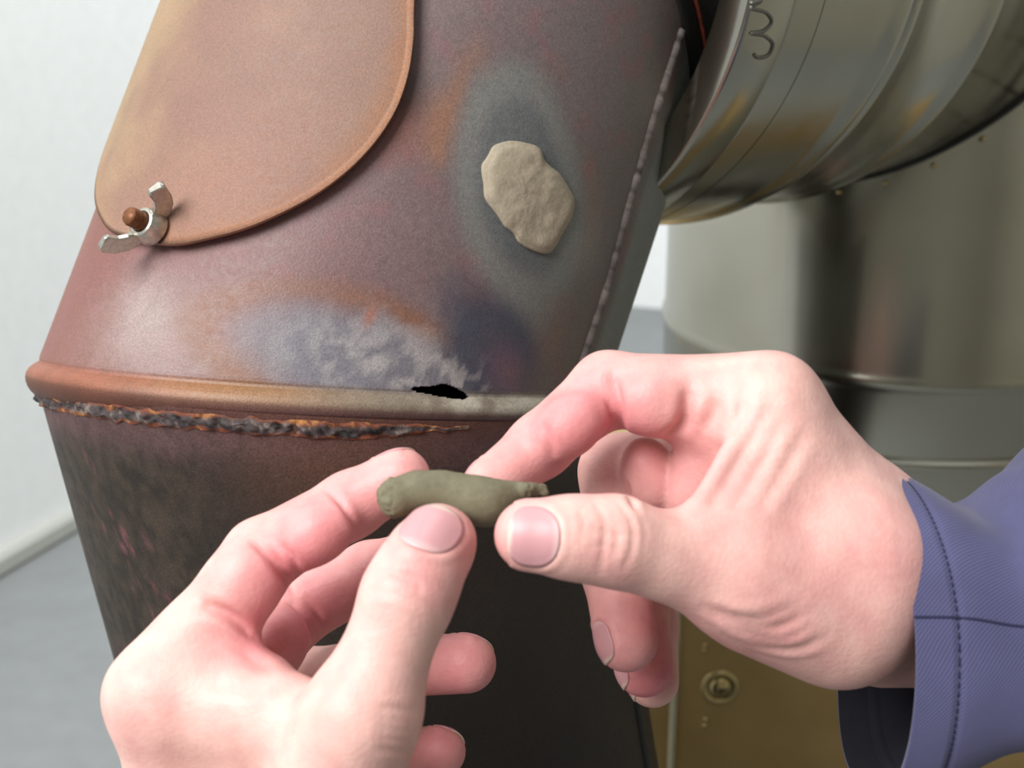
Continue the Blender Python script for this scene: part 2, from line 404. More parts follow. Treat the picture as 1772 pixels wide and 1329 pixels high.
def nonuniform(stops):     # [(start, step), ..., (end, None)]
    out = []
    for (a, s), (b, _) in zip(stops[:-1], stops[1:]): out += list(np.arange(a, b - 1e-9, (b - a)/max(1, round((b - a)/s))))
    return np.array(out)
hole_px = [(708, 676), (716, 669), (735, 668), (752, 667), (763, 663), (778, 665), (792, 671), (806, 679), (815, 687), (803, 692), (780, 690), (760, 687), (742, 683), (722, 680)]
hole = np.array([UP.hit(*q) for q in hole_px])
hu0, hu1 = hole[:, 0].min(), hole[:, 0].max()
us = nonuniform([(-math.pi, 0.06), (-1.7, 0.012), (hu0 - 0.02, 0.0022), (hu1 + 0.02, 0.012), (1.9, 0.06), (math.pi, None)])
prof = [(0.006, 0), (0.004, 0), (0.0022, 0.00005), (0.0012, 0.0), (0.0004, -0.0003), (-0.0004, -0.0002), (-0.0012, 0.0006), (-0.0022, 0.0014), (-0.0035, 0.0021),
        (-0.005, 0.0024), (-0.0065, 0.0022), (-0.008, 0.0015), (-0.0093, 0.0005), (-0.0104, -0.0009), (-0.0112, -0.0026), (-0.0118, -0.006)]
fine = list(np.arange(0.0042, -0.0035, -0.00035))
pr = sorted(set([round(p[0], 6) for p in prof] + [round(q, 6) for q in fine]))
px_, py_ = np.array([p[0] for p in prof])[::-1], np.array([p[1] for p in prof])[::-1]
rows = []
t0 = UP.plane_t(us, PQ, PN); t1 = UP.plane_t(us, MQ, MN)
for s in pr: rows.append((t0 + s, np.full_like(us, np.interp(s, px_, py_))))
ns = 110
for k in range(1, ns + 1): rows.append((t0 + 0.006 + (t1 - t0 - 0.006)*k/ns, np.zeros_like(us)))
nv = len(rows)
Tt = np.stack([r[0] for r in rows], 1); Dr = np.stack([r[1] for r in rows], 1)
Uu = np.repeat(us[:, None], nv, 1)
P = UP.pt(Uu, Tt, Dr)
fac = grid_faces(len(us), nv, True)
def in_poly(pts, poly):
    x, y = pts[:, 0], pts[:, 1]; ins = np.zeros(len(pts), bool); n = len(poly)
    for i in range(n):
        x1, y1 = poly[i]; x2, y2 = poly[(i+1) % n]
        c = ((y1 > y) != (y2 > y)) & (x < (x2 - x1)*(y - y1)/(y2 - y1 + 1e-12) + x1); ins ^= c
    return ins
ppx = topx(P.reshape(-1, 3)); front = (np.cos(Uu.ravel()) > 0)
gone = in_poly(ppx, np.array(hole_px, float)) & front
fac = fac[~gone[fac].all(1)]
up_o = mesh_obj('upper_pipe', P.reshape(-1, 3), fac, M['pipe'], PIPE, colors=upper_tint(P.reshape(-1, 3)))
so = up_o.modifiers.new('sheet', 'SOLIDIFY'); so.thickness = 0.0012; so.offset = -1

# weld bead
tt = np.linspace(_wp[0, 1] - 0.002, _wp[-1, 1], 170)
wz = np.array([vnoise(np.array([[t*1.0, 3.3, 1.2]]), 0.0022)[0] for t in tt])
path = UP.pt(weld_u(tt), tt, np.full_like(tt, -0.0009))
wb = tube('weld_bead', path, 0.0019 + 0.0007*wz, M['crust'], PIPE, seg=10)
wc = np.repeat((lc(118, 110, 108)*(0.45 + 0.9*wz[:, None])*(1 - 0.35*(np.sin(tt*900) > 0.75)[:, None])), 10, 0)
a = wb.data.color_attributes.new('tint', 'FLOAT_COLOR', 'POINT'); cc = np.ones((len(wb.data.vertices), 4), np.float32); cc[:len(wc), :3] = wc; a.data.foreach_set('color', cc.ravel())

# --- lower pipe
ul = nonuniform([(-math.pi, 0.05), (-1.7, 0.014), (1.9, 0.05), (math.pi, None)])
lt0 = LO.plane_t(ul, PQ, PN) - 0.0085
tb = (FZ - A0[2])/d0[2] - 0.0
rowsL = []
for k in range(0, 141):
    f = k/140; rowsL.append(lt0 + (tb + 0.012 - lt0)*f**1.15)
TL = np.stack(rowsL, 1); UL = np.repeat(ul[:, None], TL.shape[1], 1)
PL = LO.pt(UL, TL)
def lower_tint(P):
    q = P - A0; u = np.arctan2(q @ LO.e1, q @ LO.e2); t = q @ d0
    s = LO.plane_t(u, PQ, PN) - 0.0085 - t
    nz = fbm(P, 0.02); nf = fbm(P, 0.0034); ns = fbm(P + 2, 0.0026)
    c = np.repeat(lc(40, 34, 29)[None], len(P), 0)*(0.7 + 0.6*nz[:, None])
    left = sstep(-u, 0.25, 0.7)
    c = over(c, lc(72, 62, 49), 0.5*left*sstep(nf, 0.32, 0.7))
    c = over(c, lc(120, 72, 78), 0.6*left*sstep(ns, 0.60, 0.72)*sstep(nz, 0.4, 0.6))
    c = over(c, lc(92, 58, 50), 0.75*np.exp(-(s/0.007)**2))
    c = over(c, lc(96, 70, 72), 0.55*np.exp(-((s - 0.010)/0.007)**2)*(0.5 + nf))
    d, _ = blob(P, LO, 590, 800, 12, 1.8, 0); c = over(c, lc(90, 62, 48), 0.6*np.exp(-d*d/2))
    return np.clip(c, 0.003, 0.9)
mesh_obj('lower_pipe', PL.reshape(-1, 3), grid_faces(len(ul), TL.shape[1], True), M['sootpipe'], PIPE, colors=lower_tint(PL.reshape(-1, 3)))
# folded lengthwise seam of the lower pipe
su, st = LO.hit(1104, 1240)
mesh_path = LO.pt(np.full(30, su), np.linspace(LO.plane_t(su, PQ, PN) - 0.02, tb + 0.015, 30), np.full(30, 0.0002))
tube('lengthwise_seam', mesh_path, 0.0016, M['darkband'], PIPE, 8)
# flange collar where the lower pipe meets the floor
uu = np.linspace(-math.pi, math.pi, 72, endpoint=False)
VF = []
for dz, zz in ((0.001, 0.03), (0.0025, 0.028), (0.0028, 0.006), (0.022, 0.004), (0.023, 0.0008)):
    o_ = LO.pt(uu, np.zeros_like(uu), np.full_like(uu, 0.0008 + dz)); VF.append(o_ + d0*((FZ + zz - o_[:, 2])/d0[2])[:, None])
VF = np.stack(VF, 1)
mesh_obj('floor_collar', VF.reshape(-1, 3), grid_faces(72, 5, True), M['blacksteel'], PIPE)

# --- flaking rust crust under the bead
uc = np.arange(-1.75, 0.42, 0.0065); nc = 15
TC = []; 
for u in uc:
    b0 = LO.plane_t(np.array([u]), PQ, PN)[0]
    fade = float(sstep(np.array([-u]), -0.40, -0.02)[0])
    row = []
    for j in range(nc):
        f = j/(nc - 1); s = -0.0100 - (0.0014 + 0.0040*fade)*f
        row.append((u, b0 + s, f, fade))
    TC.append(row)
TC = np.array(TC); Pc = LO.pt(TC[..., 0], TC[..., 1])
fl = Pc.reshape(-1, 3)
hgt = (fbm(fl, 0.0026) - 0.35)*np.sin(np.pi*np.clip(TC[..., 2].ravel(), 0, 1))**0.6*(0.4 + TC[..., 3].ravel())*0.0034
Pc = LO.pt(TC[..., 0], TC[..., 1] + (vnoise(Pc, 0.003) - 0.5)*0.0016, 0.0003 + np.clip(hgt, -0.0008, 1).reshape(TC.shape[:2]))
nf = fbm(fl, 0.0022); nq = fbm(fl + 9, 0.005); ev = np.abs(TC[..., 2].ravel() - 0.5)*2
cc = np.repeat(lc(62, 54, 54)[None], len(fl), 0)
cc = over(cc, lc(128, 116, 110), sstep(nf, 0.55, 0.72)*0.7); cc = over(cc, lc(20, 18, 20), sstep(-nf, -0.42, -0.3))
cc = over(cc, lc(112, 58, 34), 0.85*sstep(ev + (nq - 0.5)*1.2, 0.45, 0.85)); cc = over(cc, lc(168, 116, 58), 0.7*sstep(nf, 0.5, 0.6)*sstep(nq, 0.5, 0.6)*sstep(ev, 0.3, 0.7))
cr = mesh_obj('rust_crust', Pc.reshape(-1, 3), grid_faces(len(uc), nc), M['crust'], PIPE, colors=cc)
cr['label'] = 'rough flaking rust under the bead'

# --- collar and short black connecting pipe at the upper mitre
CN = Cyl(MQ, dS, RP*0.985)
un = np.linspace(-math.pi, math.pi, 128, endpoint=False)
def mitre_ring(name, cyl, offs, mat):            # offs: (distance past the mitre along its axis, extra radius)
    V = np.stack([cyl.pt(un, cyl.plane_t(un, MQ, MN) + s, np.full_like(un, dr)) for s, dr in offs], 1)
    return mesh_obj(name, V.reshape(-1, 3), grid_faces(len(un), len(offs), True), mat, PIPE)
mitre_ring('mitre_collar', CN, [(-0.002, 0.0005), (-0.001, 0.0022), (0.001, 0.0028), (0.004, 0.0026), (0.0085, 0.0020), (0.0095, 0.0006)], M['darkband'])
mitre_ring('collar_edge', CN, [(0.0088, 0.0004), (0.0092, 0.0024), (0.0105, 0.0026), (0.0115, 0.0010), (0.012, 0.0002)], M['redrust'])
tend = 0.16
V = np.stack([CN.pt(un, CN.plane_t(un, MQ, MN)*(1-f) + tend*f, np.zeros_like(un)) for f in np.linspace(0, 1, 24)], 1)
mesh_obj('connecting_pipe', V.reshape(-1, 3), grid_faces(len(un), 24, True), M['blacksteel'], PIPE)

# --- cover plate, wing nut and bolt
ub, tbolt = UP.hit(262, 405)
pl_px = [(300, 424), (370, 411), (430, 394), (490, 368), (550, 335), (605, 293), (650, 245), (685, 190), (706, 130), (715, 70), (716, 25)]
rt = np.array([UP.hit(x, y, 0.004) for x, y in pl_px])
half = [((u - ub), t) for u, t in rt]
kmax = int(np.argmax([q[0] for q in half])); tm = half[kmax][1] + 0.012
duL, tL = half[-1]
mS = (half[-1][0] - half[-3][0])/(half[-1][1] - half[-3][1]); cS = 40.0; qE = (mS + math.sqrt(mS*mS + 4*cS*duL))/(2*cS)
top = [(duL + mS*q - cS*q*q, tL + q) for q in np.array([0.2, 0.4, 0.58, 0.74, 0.87, 0.96])*qE]
right = [(0.0, half[0][1] - 0.0012)] + half + top + [(0.0, tL + qE)]
left = [(-du, t) for du, t in right[1:-1]][::-1]
outl = catmull(np.array(right + left), 5, closed=True)
cen = np.array([0.0, tm])
Rn = 28
def plate_surf(dr, shrink=0.0):
    V = []
    for k in range(1, Rn + 1):
        q = cen + (outl - cen)*(k/Rn); V.append(UP.pt(ub + q[:, 0], q[:, 1], np.full(len(q), dr)))
    return np.array(V)
no = len(outl)
topS = plate_surf(0.0046).reshape(-1, 3); botS = plate_surf(0.0030).reshape(-1, 3)
cT = UP.pt(np.array([ub]), np.array([tm]), np.array([0.0046])); cB = UP.pt(np.array([ub]), np.array([tm]), np.array([0.0030]))
# soft rim
rim = [(0.0046, 0.9985), (0.0043, 1.001), (0.0038, 1.0016), (0.0033, 1.001)]
VR = np.array([UP.pt(ub + (cen + (outl - cen)*s)[:, 0], (cen + (outl - cen)*s)[:, 1], np.full(no, dr)) for dr, s in rim]).reshape(-1, 3)
VV = np.concatenate([topS, VR, botS, cT, cB]); fc = []
nrows = Rn + len(rim) + Rn
order = list(range(0, Rn)) + list(range(Rn, Rn + 4)) + list(range(Rn + 4 + Rn - 1, Rn + 3, -1))
for a_, b_ in zip(order[:-1], order[1:]):
    for i in range(no): fc.append((a_*no + i, a_*no + (i+1) % no, b_*no + (i+1) % no, b_*no + i))
for i in range(no):
    fc.append((len(VV) - 2, (i+1) % no, i)); fc.append((len(VV) - 1, (Rn+4)*no + i, (Rn+4)*no + (i+1) % no))
def plate_tint(P):
    q = P - A1; u = np.arctan2(q @ UP.e1, q @ UP.e2) - ub; t = q @ d1
    nz = fbm(P, 0.03); nf = fbm(P, 0.009)
    c = np.repeat(lc(134, 105, 90)[None], len(P), 0)
    k = sstep(u + (nz - 0.5)*0.4, -0.5, 0.15)[:, None]; c = lc(148, 123, 95)*(1-k) + c*k
    c = c*(0.88 + 0.24*nf[:, None])
    c = over(c, lc(122, 92, 84), 0.5*sstep(nz, 0.45, 0.7))
    rr = np.array([0.0])
    # warm rusty margin
    ang = np.arctan2((t - tm), u*RP); oa = np.arctan2(outl[:, 1] - tm, outl[:, 0]*RP); orr = np.hypot(outl[:, 1] - tm, outl[:, 0]*RP)
    o = np.argsort(oa); R0 = np.interp(ang, oa[o], orr[o], period=2*np.pi); rel = np.hypot(t - tm, u*RP)/R0
    c = over(c, lc(150, 98, 56), 0.6*sstep(rel + (nf - 0.5)*0.1, 0.86, 1.0)*sstep(u, -0.15, 0.35))
    c = over(c, lc(154, 122, 86), 0.5*sstep(rel, 0.86, 1.0)*sstep(-u, -0.05, 0.3))
    d, _ = blob(P, UP, 400, 330, 16, 1.8, 30); c = over(c, lc(142, 98, 82), 0.5*np.exp(-d*d/2))
    return c
PLT = mesh_obj('cover_plate', VV, fc, M['plate'], PIPE, colors=plate_tint(VV))
PLT['label'] = 'tan rusted oval cover plate'
ub2, tbolt = UP.hit(286, 405)
nb = UP.nrm(np.array(ub2)); bc = UP.pt(np.array(ub2), np.array(tbolt), np.array(0.0046))
tu_b = -math.sin(ub)*UP.e2 + math.cos(ub)*UP.e1
# bolt axis leans as seen: foot at (262,402), end at (232,382)
bd = unit(nb)
# threaded bolt
path = [bc - bd*0.001 + bd*t for t in np.linspace(0, 0.0125, 60)]
rad = [0.0029 + 0.00022*math.sin(k*1.9) if k < 57 else 0.0027 for k in range(60)]
tube('bolt', path, rad, M['bolt'], PLT, 16)
# wing nut: hub plus two wings
def wing_nut():
    a1 = unit(px(275, 360, 0.42) - px(205, 410, 0.42)); a1 = unit(a1 - bd*(a1 @ bd)); a2 = np.cross(bd, a1)
    bm = bmesh.new()
    seg = 24; prof = [(0.0031, 0.0002), (0.0058, 0.0002), (0.0060, 0.0012), (0.0056, 0.0036), (0.0047, 0.0062), (0.0044, 0.0066), (0.0031, 0.0066)]
    ring = []
    for r, z in prof: ring.append([bm.verts.new(bc + bd*z + r*(math.cos(a)*a1 + math.sin(a)*a2)) for a in np.linspace(0, 2*math.pi, seg, endpoint=False)])
    for k in range(len(prof)):
        for i in range(seg):
            A, B = ring[k], ring[(k+1) % len(prof)]; bm.faces.new((A[i], A[(i+1) % seg], B[(i+1) % seg], B[i]))
    out = [(0.0040, 0.0006), (0.0078, 0.0008), (0.0108, 0.0026), (0.0132, 0.0060), (0.0146, 0.0098), (0.0142, 0.0112), (0.0104, 0.0124), (0.0092, 0.0116), (0.0082, 0.0084), (0.0062, 0.0062), (0.0042, 0.0054)]
    for sgn in (-1, 1):
        f_, b_ = [], []
        for x, z in out:
            th = 0.0011 if x < 0.011 else 0.0016
            f_.append(bm.verts.new(bc + bd*z + sgn*x*a1 + a2*th)); b_.append(bm.verts.new(bc + bd*z + sgn*x*a1 - a2*th))
        bm.faces.new(f_); bm.faces.new(b_[::-1]); n = len(out)
        for i in range(n): bm.faces.new((f_[i], b_[i], b_[(i+1) % n], f_[(i+1) % n]))
    bmesh.ops.recalc_face_normals(bm, faces=bm.faces)
    bmesh.ops.bevel(bm, geom=[e for e in bm.edges if len(e.link_faces) == 2 and e.calc_face_angle(0) > 0.9], offset=0.0003, segments=2, affect='EDGES')
    me = bpy.data.meshes.new('wing_nut'); bm.to_mesh(me); bm.free()
    me.materials.append(M['nut']); o = bpy.data.objects.new('wing_nut', me); COL.objects.link(o); o.parent = PLT
    for p_ in me.polygons: p_.use_smooth = len(p_.vertices) == 4 and p_.area < 4e-6
    o['label'] = 'bright zinc wing nut'
    return o
wing_nut()

# ------------------------------------------------------------------ putty patch pressed on the sheet
patch_px = [(882, 244), (905, 247), (930, 256), (944, 283), (966, 303), (980, 325), (990, 347), (984, 378), (970, 404), (958, 425), (945, 439), (922, 434), (903, 424), (888, 405), (874, 392), (858, 370), (840, 345), (836, 315), (833, 290), (842, 272), (852, 254), (866, 247)]
pp = np.array([UP.hit(x, y) for x, y in patch_px]); pc = pp.mean(0)
po = catmull(pp, 5, closed=True)
po = po + (np.array([vnoise(np.array([[k*0.37, 1.1, 2.2]]), 1.0)[0] for k in range(len(po))])[:, None] - 0.5)*np.array([0.005, 0.0005])
pdome = lambda Q: 0.0026 + 0.0009*(fbm(Q, 0.012) - 0.5)*2 + 0.0004*(fbm(Q, 0.004) - 0.5)*2
Rk = 22; V = []
for k in range(1, Rk + 1):
    f = k/Rk; q = pc + (po - pc)*f
    P_ = UP.pt(q[:, 0], q[:, 1]); dome = pdome(P_)
    h = dome*(1 - f**14) if k < Rk else np.full(len(q), -0.0002)
    V.append(UP.pt(q[:, 0], q[:, 1], h))
V.insert(Rk - 1, UP.pt((pc + (po - pc)*0.995)[:, 0], (pc + (po - pc)*0.995)[:, 1], np.full(len(po), 0.0012)))
V = np.array(V); n = len(po); fc = [((k)*n + i, (k)*n + (i+1) % n, (k+1)*n + (i+1) % n, (k+1)*n + i) for k in range(len(V) - 1) for i in range(n)]
VV = np.concatenate([V.reshape(-1, 3), UP.pt(np.array([pc[0]]), np.array([pc[1]]), pdome(UP.pt(np.array([pc[0]]), np.array([pc[1]]))))])
fc += [(len(VV) - 1, (i+1) % n, i) for i in range(n)]
tag(mesh_obj('putty_patch', VV, fc, M['patch']), 'flattened beige putty patch stuck on the rusty pipe', 'putty')

# ------------------------------------------------------------------ stainless flue
FLUE = empty('flue_pipe'); tag(FLUE, 'shiny stainless steel flue with a round branch joined to the rusty elbow', 'flue pipe')
ST = Cyl(CS, dS, 0.130)
ut = np.linspace(-math.pi, math.pi, 160, endpoint=False)
def lathe(name, cyl, prof, mat, parent, uang=ut):
    V = np.stack([cyl.pt(uang, np.full_like(uang, t), np.full_like(uang, dr)) for t, dr in prof], 1)
    return mesh_obj(name, V.reshape(-1, 3), grid_faces(len(uang), len(prof), True), mat, parent)
lathe('clamp_ring', ST, [(0.004, -0.014), (0.001, -0.012), (0.0, -0.001), (0.0006, 0.0004), (0.002, 0.0008), (0.026, 0.0012), (0.0275, 0.0006), (0.028, -0.0012), (0.030, -0.0016)], M['steel'], FLUE)
lathe('branch_sleeve', ST, [(0.0285, -0.006), (0.0286, -0.0016), (0.032, -0.0008), (0.098, -0.0004), (0.103, 0.0012), (0.1065, 0.0030), (0.110, 0.0034), (0.1125, 0.0022), (0.1135, -0.0022), (0.1150, -0.0024)], M['steel'], FLUE)
lathe('branch_pipe', ST, [(0.1145, -0.006), (0.1148, 0.0), (0.117, 0.0024), (0.121, 0.0020), (0.124, 0.0004), (0.182, 0.0004), (0.186, 0.0020), (0.189, 0.0042), (0.192, 0.0044), (0.195, 0.0022), (0.197, 0.0), (0.30, 0.0)], M['steel'], FLUE)
# black disc as painted shade in the gap between inner and outer pipe
lathe('gap_shade', ST, [(0.05, -0.0005), (0.05, -0.034)], M['darkband'], FLUE)
chx, chy = 0.250, 0.838; RC = 0.150
CH = Cyl(np.array([chx, chy, 0.0]), np.array([0, 0, 1.0]), RC)
zA = CH.hit(1560, 667)[1]; zB = CH.hit(1560, 813)[1]
zbase = CAMZ - 0.330
lathe('flue_body', CH, [(zB + 0.004, -0.0005), (zA - 0.006, -0.0003), (zA - 0.003, 0.0012), (zA, 0.0020), (zA + 0.003, 0.0012), (zA + 0.006, -0.0003), (CAMZ + 1.58, 0.0)], M['steel'], FLUE)
lathe('flue_foot', CH, [(zbase, 0.002), (zB - 0.003, 0.002), (zB + 0.001, 0.0032), (zB + 0.004, 0.0036), (zB + 0.006, 0.0026), (zB + 0.007, -0.001)], M['steel'], FLUE)
# dark sealing joint with rivets where the branch enters the flue
ja = np.linspace(-math.pi, math.pi, 140, endpoint=False); J = []
for u in ja:
    o = ST.pt(np.array(u), np.array(0.0), np.array(0.0008))
    # intersection of the branch generator with the flue cylinder
    q = (o - np.array([chx, chy, 0]))[:2]; dd = dS[:2]; b = q @ dd; c = q @ q - (RC + 0.0005)**2; D = b*b - c
    J.append(o + dS*(-b - math.sqrt(max(D, 0))))
J = np.array(J); Jc = np.concatenate([J, J[:1]])
tube('joint_seal', Jc, 0.0016, M['darkband'], FLUE, 8)
ico = None
for k in range(0, 140, 4):
    p_ = J[k]
    bm = bmesh.new(); bmesh.ops.create_icosphere(bm, subdivisions=1, radius=0.0016)
    if ico is None:
        ico = bpy.data.meshes.new('rivet'); bm.to_mesh(ico); ico.materials.append(M['brass'])
        for p2 in ico.polygons: p2.use_smooth = True
    bm.free()
    o = bpy.data.objects.new('rivet', ico); COL.objects.link(o); o.parent = FLUE
    o.location = Vector(p_ + unit(np.array([p_[0]-chx, p_[1]-chy, 0]))*0.001 - np.array([0, 0, 0.006]))

# embossed squiggle pressed into the clamp ring
sq = [(1300, 6), (1318, 2), (1300, 14), (1326, 22), (1336, 38), (1322, 54), (1300, 58), (1322, 62), (1338, 76), (1330, 96), (1312, 100), (1306, 95)]
sqp = catmull(np.array([ST.hit(x, y, 0.0012) for x, y in sq]), 6)
tube('pressed_mark', ST.pt(sqp[:, 0], sqp[:, 1], np.full(len(sqp), 0.0010)), 0.0007, plain('pressed_mark_grey', lin(120, 120, 114), 0.5, metal=0.6), FLUE, 6)

# ------------------------------------------------------------------ bronze casing under the flue
CAS = empty('flue_casing'); tag(CAS, 'bronze sheet metal casing below the stainless flue, with a sunken screw', 'casing')
fy = 0.715                                       # front plane of the casing
def on_plane(x, y, yy):
    v = ray(x, y); return CAM + v*(yy/v[1])
box('body', 0.02, 0.52, fy, fy + 0.28, FZ + 0.0005, zbase - 0.0002, M['bronze'], CAS)
xb = on_plane(1166, 1190, fy)[0]
tube('edge_bead', [(xb, fy - 0.0006, z) for z in np.linspace(FZ + 0.003, zbase - 0.004, 12)], 0.0022, M['bead'], CAS, 10)
scx = on_plane(1246, 1190, fy)
def disc(name, c, prof, mat, parent, seg=32):
    V = np.array([[(c[0] + r*math.cos(a), fy + d, c[2] + r*math.sin(a)) for a in np.linspace(0, 2*math.pi, seg, endpoint=False)] for r, d in prof])
    n = seg; fc = [(k*n + i, (k+1)*n + i, (k+1)*n + (i+1) % n, k*n + (i+1) % n) for k in range(len(prof) - 1) for i in range(n)]
    fc.append(tuple((len(prof)-1)*n + i for i in range(n)))
    return mesh_obj(name, V.reshape(-1, 3), fc, mat, parent)
ring_ = disc('screw_cup', scx, [(0.0118, -0.0001), (0.0112, -0.0010), (0.0100, -0.0014), (0.0085, -0.0008), (0.0070, -0.0004)], M['brass'], CAS)
disc('screw_head', scx, [(0.0068, -0.0003), (0.0062, -0.0016), (0.0040, -0.0024), (0.0015, -0.0027)], M['brass'], ring_)
box('screw_slot', scx[0] - 0.0045, scx[0] + 0.0045, fy - 0.0029, fy - 0.0012, scx[2] - 0.0006, scx[2] + 0.0006, M['darkband'], ring_)
for (x, y) in ((1221, 1117), (1219, 1126), (1221, 1245), (1219, 1256)):
    disc('rivet', on_plane(x, y, fy), [(0.0016, -0.0001), (0.0012, -0.0009), (0.0004, -0.0012)], M['brass'], CAS, 12)

# ------------------------------------------------------------------ hands: signed distance fields meshed with surface nets
MM = 1000.0
def hp(x, y, d): return np.array([(x - W/2)/F*d, (H/2 - y)/F*d, d])         # camera-frame mm
def rm(r, d): return r*d/F
class Grid:
    def __init__(s, lo, hi, h):
        s.lo = np.array(lo, float); s.h = h
        s.n = np.ceil((np.array(hi) - s.lo)/h).astype(int) + 1
        s.ax = [(s.lo[i] + h*np.arange(s.n[i])).astype(np.float32) for i in range(3)]
    def sub(s, lo, hi):
        a = np.clip(np.floor((np.array(lo) - s.lo)/s.h).astype(int), 0, s.n); b = np.clip(np.ceil((np.array(hi) - s.lo)/s.h).astype(int) + 1, 0, s.n)
        return tuple(slice(i, j) for i, j in zip(a, b))
    def coords(s, sl): return (s.ax[0][sl[0]][:, None, None], s.ax[1][sl[1]][None, :, None], s.ax[2][sl[2]][None, None, :])
def sd_cone(X, a, b, ra, rb):        # round cone
    x, y, z = X[0] - a[0], X[1] - a[1], X[2] - a[2]
    ba = b - a; l2 = float(ba @ ba); rr = ra - rb; a2 = l2 - rr*rr; il2 = 1/l2
    yy = x*ba[0] + y*ba[1] + z*ba[2]; zz = yy - l2
    x2 = (x*l2 - ba[0]*yy)**2 + (y*l2 - ba[1]*yy)**2 + (z*l2 - ba[2]*yy)**2
    y2 = yy*yy*l2; z2 = zz*zz*l2
    k = np.sign(rr)*rr*rr*x2
    d = (np.sqrt(np.maximum(x2*a2*il2, 0)) + yy*rr)*il2 - ra
    c1 = np.sign(zz)*a2*z2 > k; c2 = np.sign(yy)*a2*y2 < k
    d = np.where(c1, np.sqrt(x2 + z2)*il2 - rb, np.where(c2, np.sqrt(x2 + y2)*il2 - ra, d))
    return d.astype(np.float32)
def sd_ell(X, c, A, r):              # ellipsoid, rows of A are its axes
    q = [X[i] - c[i] for i in range(3)]
    p = [q[0]*A[k][0] + q[1]*A[k][1] + q[2]*A[k][2] for k in range(3)]
    k0 = np.sqrt(sum((p[k]/r[k])**2 for k in range(3))) + 1e-6; k1 = np.sqrt(sum((p[k]/r[k]**2)**2 for k in range(3))) + 1e-6
    return (k0*(k0 - 1)/k1).astype(np.float32)
def smin(a, b, k):
    if k <= 0: return np.minimum(a, b)
    h = np.maximum(k - np.abs(a - b), 0)/k
    return np.minimum(a, b) - h*h*(k*0.25)
def prim_box(p, m):
    if p[0] == 'c': lo = np.minimum(p[1] - p[3], p[2] - p[4]); hi = np.maximum(p[1] + p[3], p[2] + p[4])
    else: R = max(p[3]); lo, hi = p[1] - R, p[1] + R
    return lo - m, hi + m
def ev(p, X): return sd_cone(X, p[1], p[2], p[3], p[4]) if p[0] == 'c' else sd_ell(X, p[1], p[2], p[3])
def field(G, prims, k, sl, base=None):
    D = base
    shape = tuple(s.stop - s.start for s in sl)
    if D is None: D = np.full(shape, 60.0, np.float32)
    for p in prims:
        kk = p[5] if len(p) > 5 else k
        lo, hi = prim_box(p, 14)
        s2 = G.sub(lo, hi)
        s3 = tuple(slice(max(a.start, b.start), min(a.stop, b.stop)) for a, b in zip(sl, s2))
        if any(q.stop <= q.start for q in s3): continue
        loc = tuple(slice(a.start - b.start, a.stop - b.start) for a, b in zip(s3, sl))
        d = ev(p, G.coords(s3))
        if len(p) > 6 and p[6] == 'sub': D[loc] = -smin(-D[loc], d, kk)
        else: D[loc] = smin(D[loc], d, kk)
    return D
def surface_nets(D, G):
    S = D < 0
    n = np.array(D.shape)
    corners = [(i, j, k) for i in (0, 1) for j in (0, 1) for k in (0, 1)]
    cnt = sum(S[i:n[0]-1+i, j:n[1]-1+j, k:n[2]-1+k].astype(np.int8) for i, j, k in corners)
    act = (cnt > 0) & (cnt < 8)
    ci = np.argwhere(act); idx = np.full(act.shape, -1, np.int32); idx[act] = np.arange(len(ci))
    acc = np.zeros((len(ci), 3), np.float32); wt = np.zeros(len(ci), np.float32)
    vals = {c: D[ci[:, 0] + c[0], ci[:, 1] + c[1], ci[:, 2] + c[2]] for c in corners}
    for ax in range(3):
        for c in corners:
            if c[ax]: continue
            c2 = list(c); c2[ax] = 1; c2 = tuple(c2)
            va, vb = vals[c], vals[c2]; m = (va < 0) != (vb < 0)
            t = np.where(m, va/np.where(m, va - vb, 1), 0)
            pnt = np.repeat(np.array(c, np.float32)[None], len(ci), 0); pnt[:, ax] += t
            acc[m] += pnt[m]; wt[m] += 1
    V = (ci + acc/wt[:, None])*G.h + G.lo
    Q = []
    for ax in range(3):
        o1, o2 = [a for a in range(3) if a != ax]
        sa = [slice(1, -1)]*3; sb = [slice(1, -1)]*3
        sa[ax] = slice(0, n[ax]-1); sb[ax] = slice(1, n[ax])
        A_, B_ = S[tuple(sa)], S[tuple(sb)]; e = np.argwhere(A_ != B_)
        fl = A_[tuple(e.T)]; off = np.ones(3, int); off[ax] = 0; e = e + off
        u = np.zeros(3, int); u[o1] = 1; v = np.zeros(3, int); v[o2] = 1
        q = np.stack([idx[tuple((e - u - v).T)], idx[tuple((e - v).T)], idx[tuple(e.T)], idx[tuple((e - u).T)]], 1)
        flip = fl if ax in (0, 2) else ~fl
        q = np.where(flip[:, None], q, q[:, ::-1]); Q.append(q)
    return V, np.concatenate(Q)
def vnormals(V, Q):
    n = np.zeros_like(V); fn = np.cross(V[Q[:, 2]] - V[Q[:, 0]], V[Q[:, 3]] - V[Q[:, 1]])
    for k in range(4): np.add.at(n, Q[:, k], fn)
    return n/np.maximum(np.linalg.norm(n, axis=1), 1e-9)[:, None]
def relax(V, Q, it=2, lam=0.5):
    E = np.concatenate([Q[:, [0, 1]], Q[:, [1, 2]], Q[:, [2, 3]], Q[:, [3, 0]]])
    for _ in range(it):
        a = np.zeros_like(V); c = np.zeros(len(V))
        np.add.at(a, E[:, 0], V[E[:, 1]]); np.add.at(c, E[:, 0], 1); np.add.at(a, E[:, 1], V[E[:, 0]]); np.add.at(c, E[:, 1], 1)
        V = V*(1 - lam) + lam*a/c[:, None]
    return V
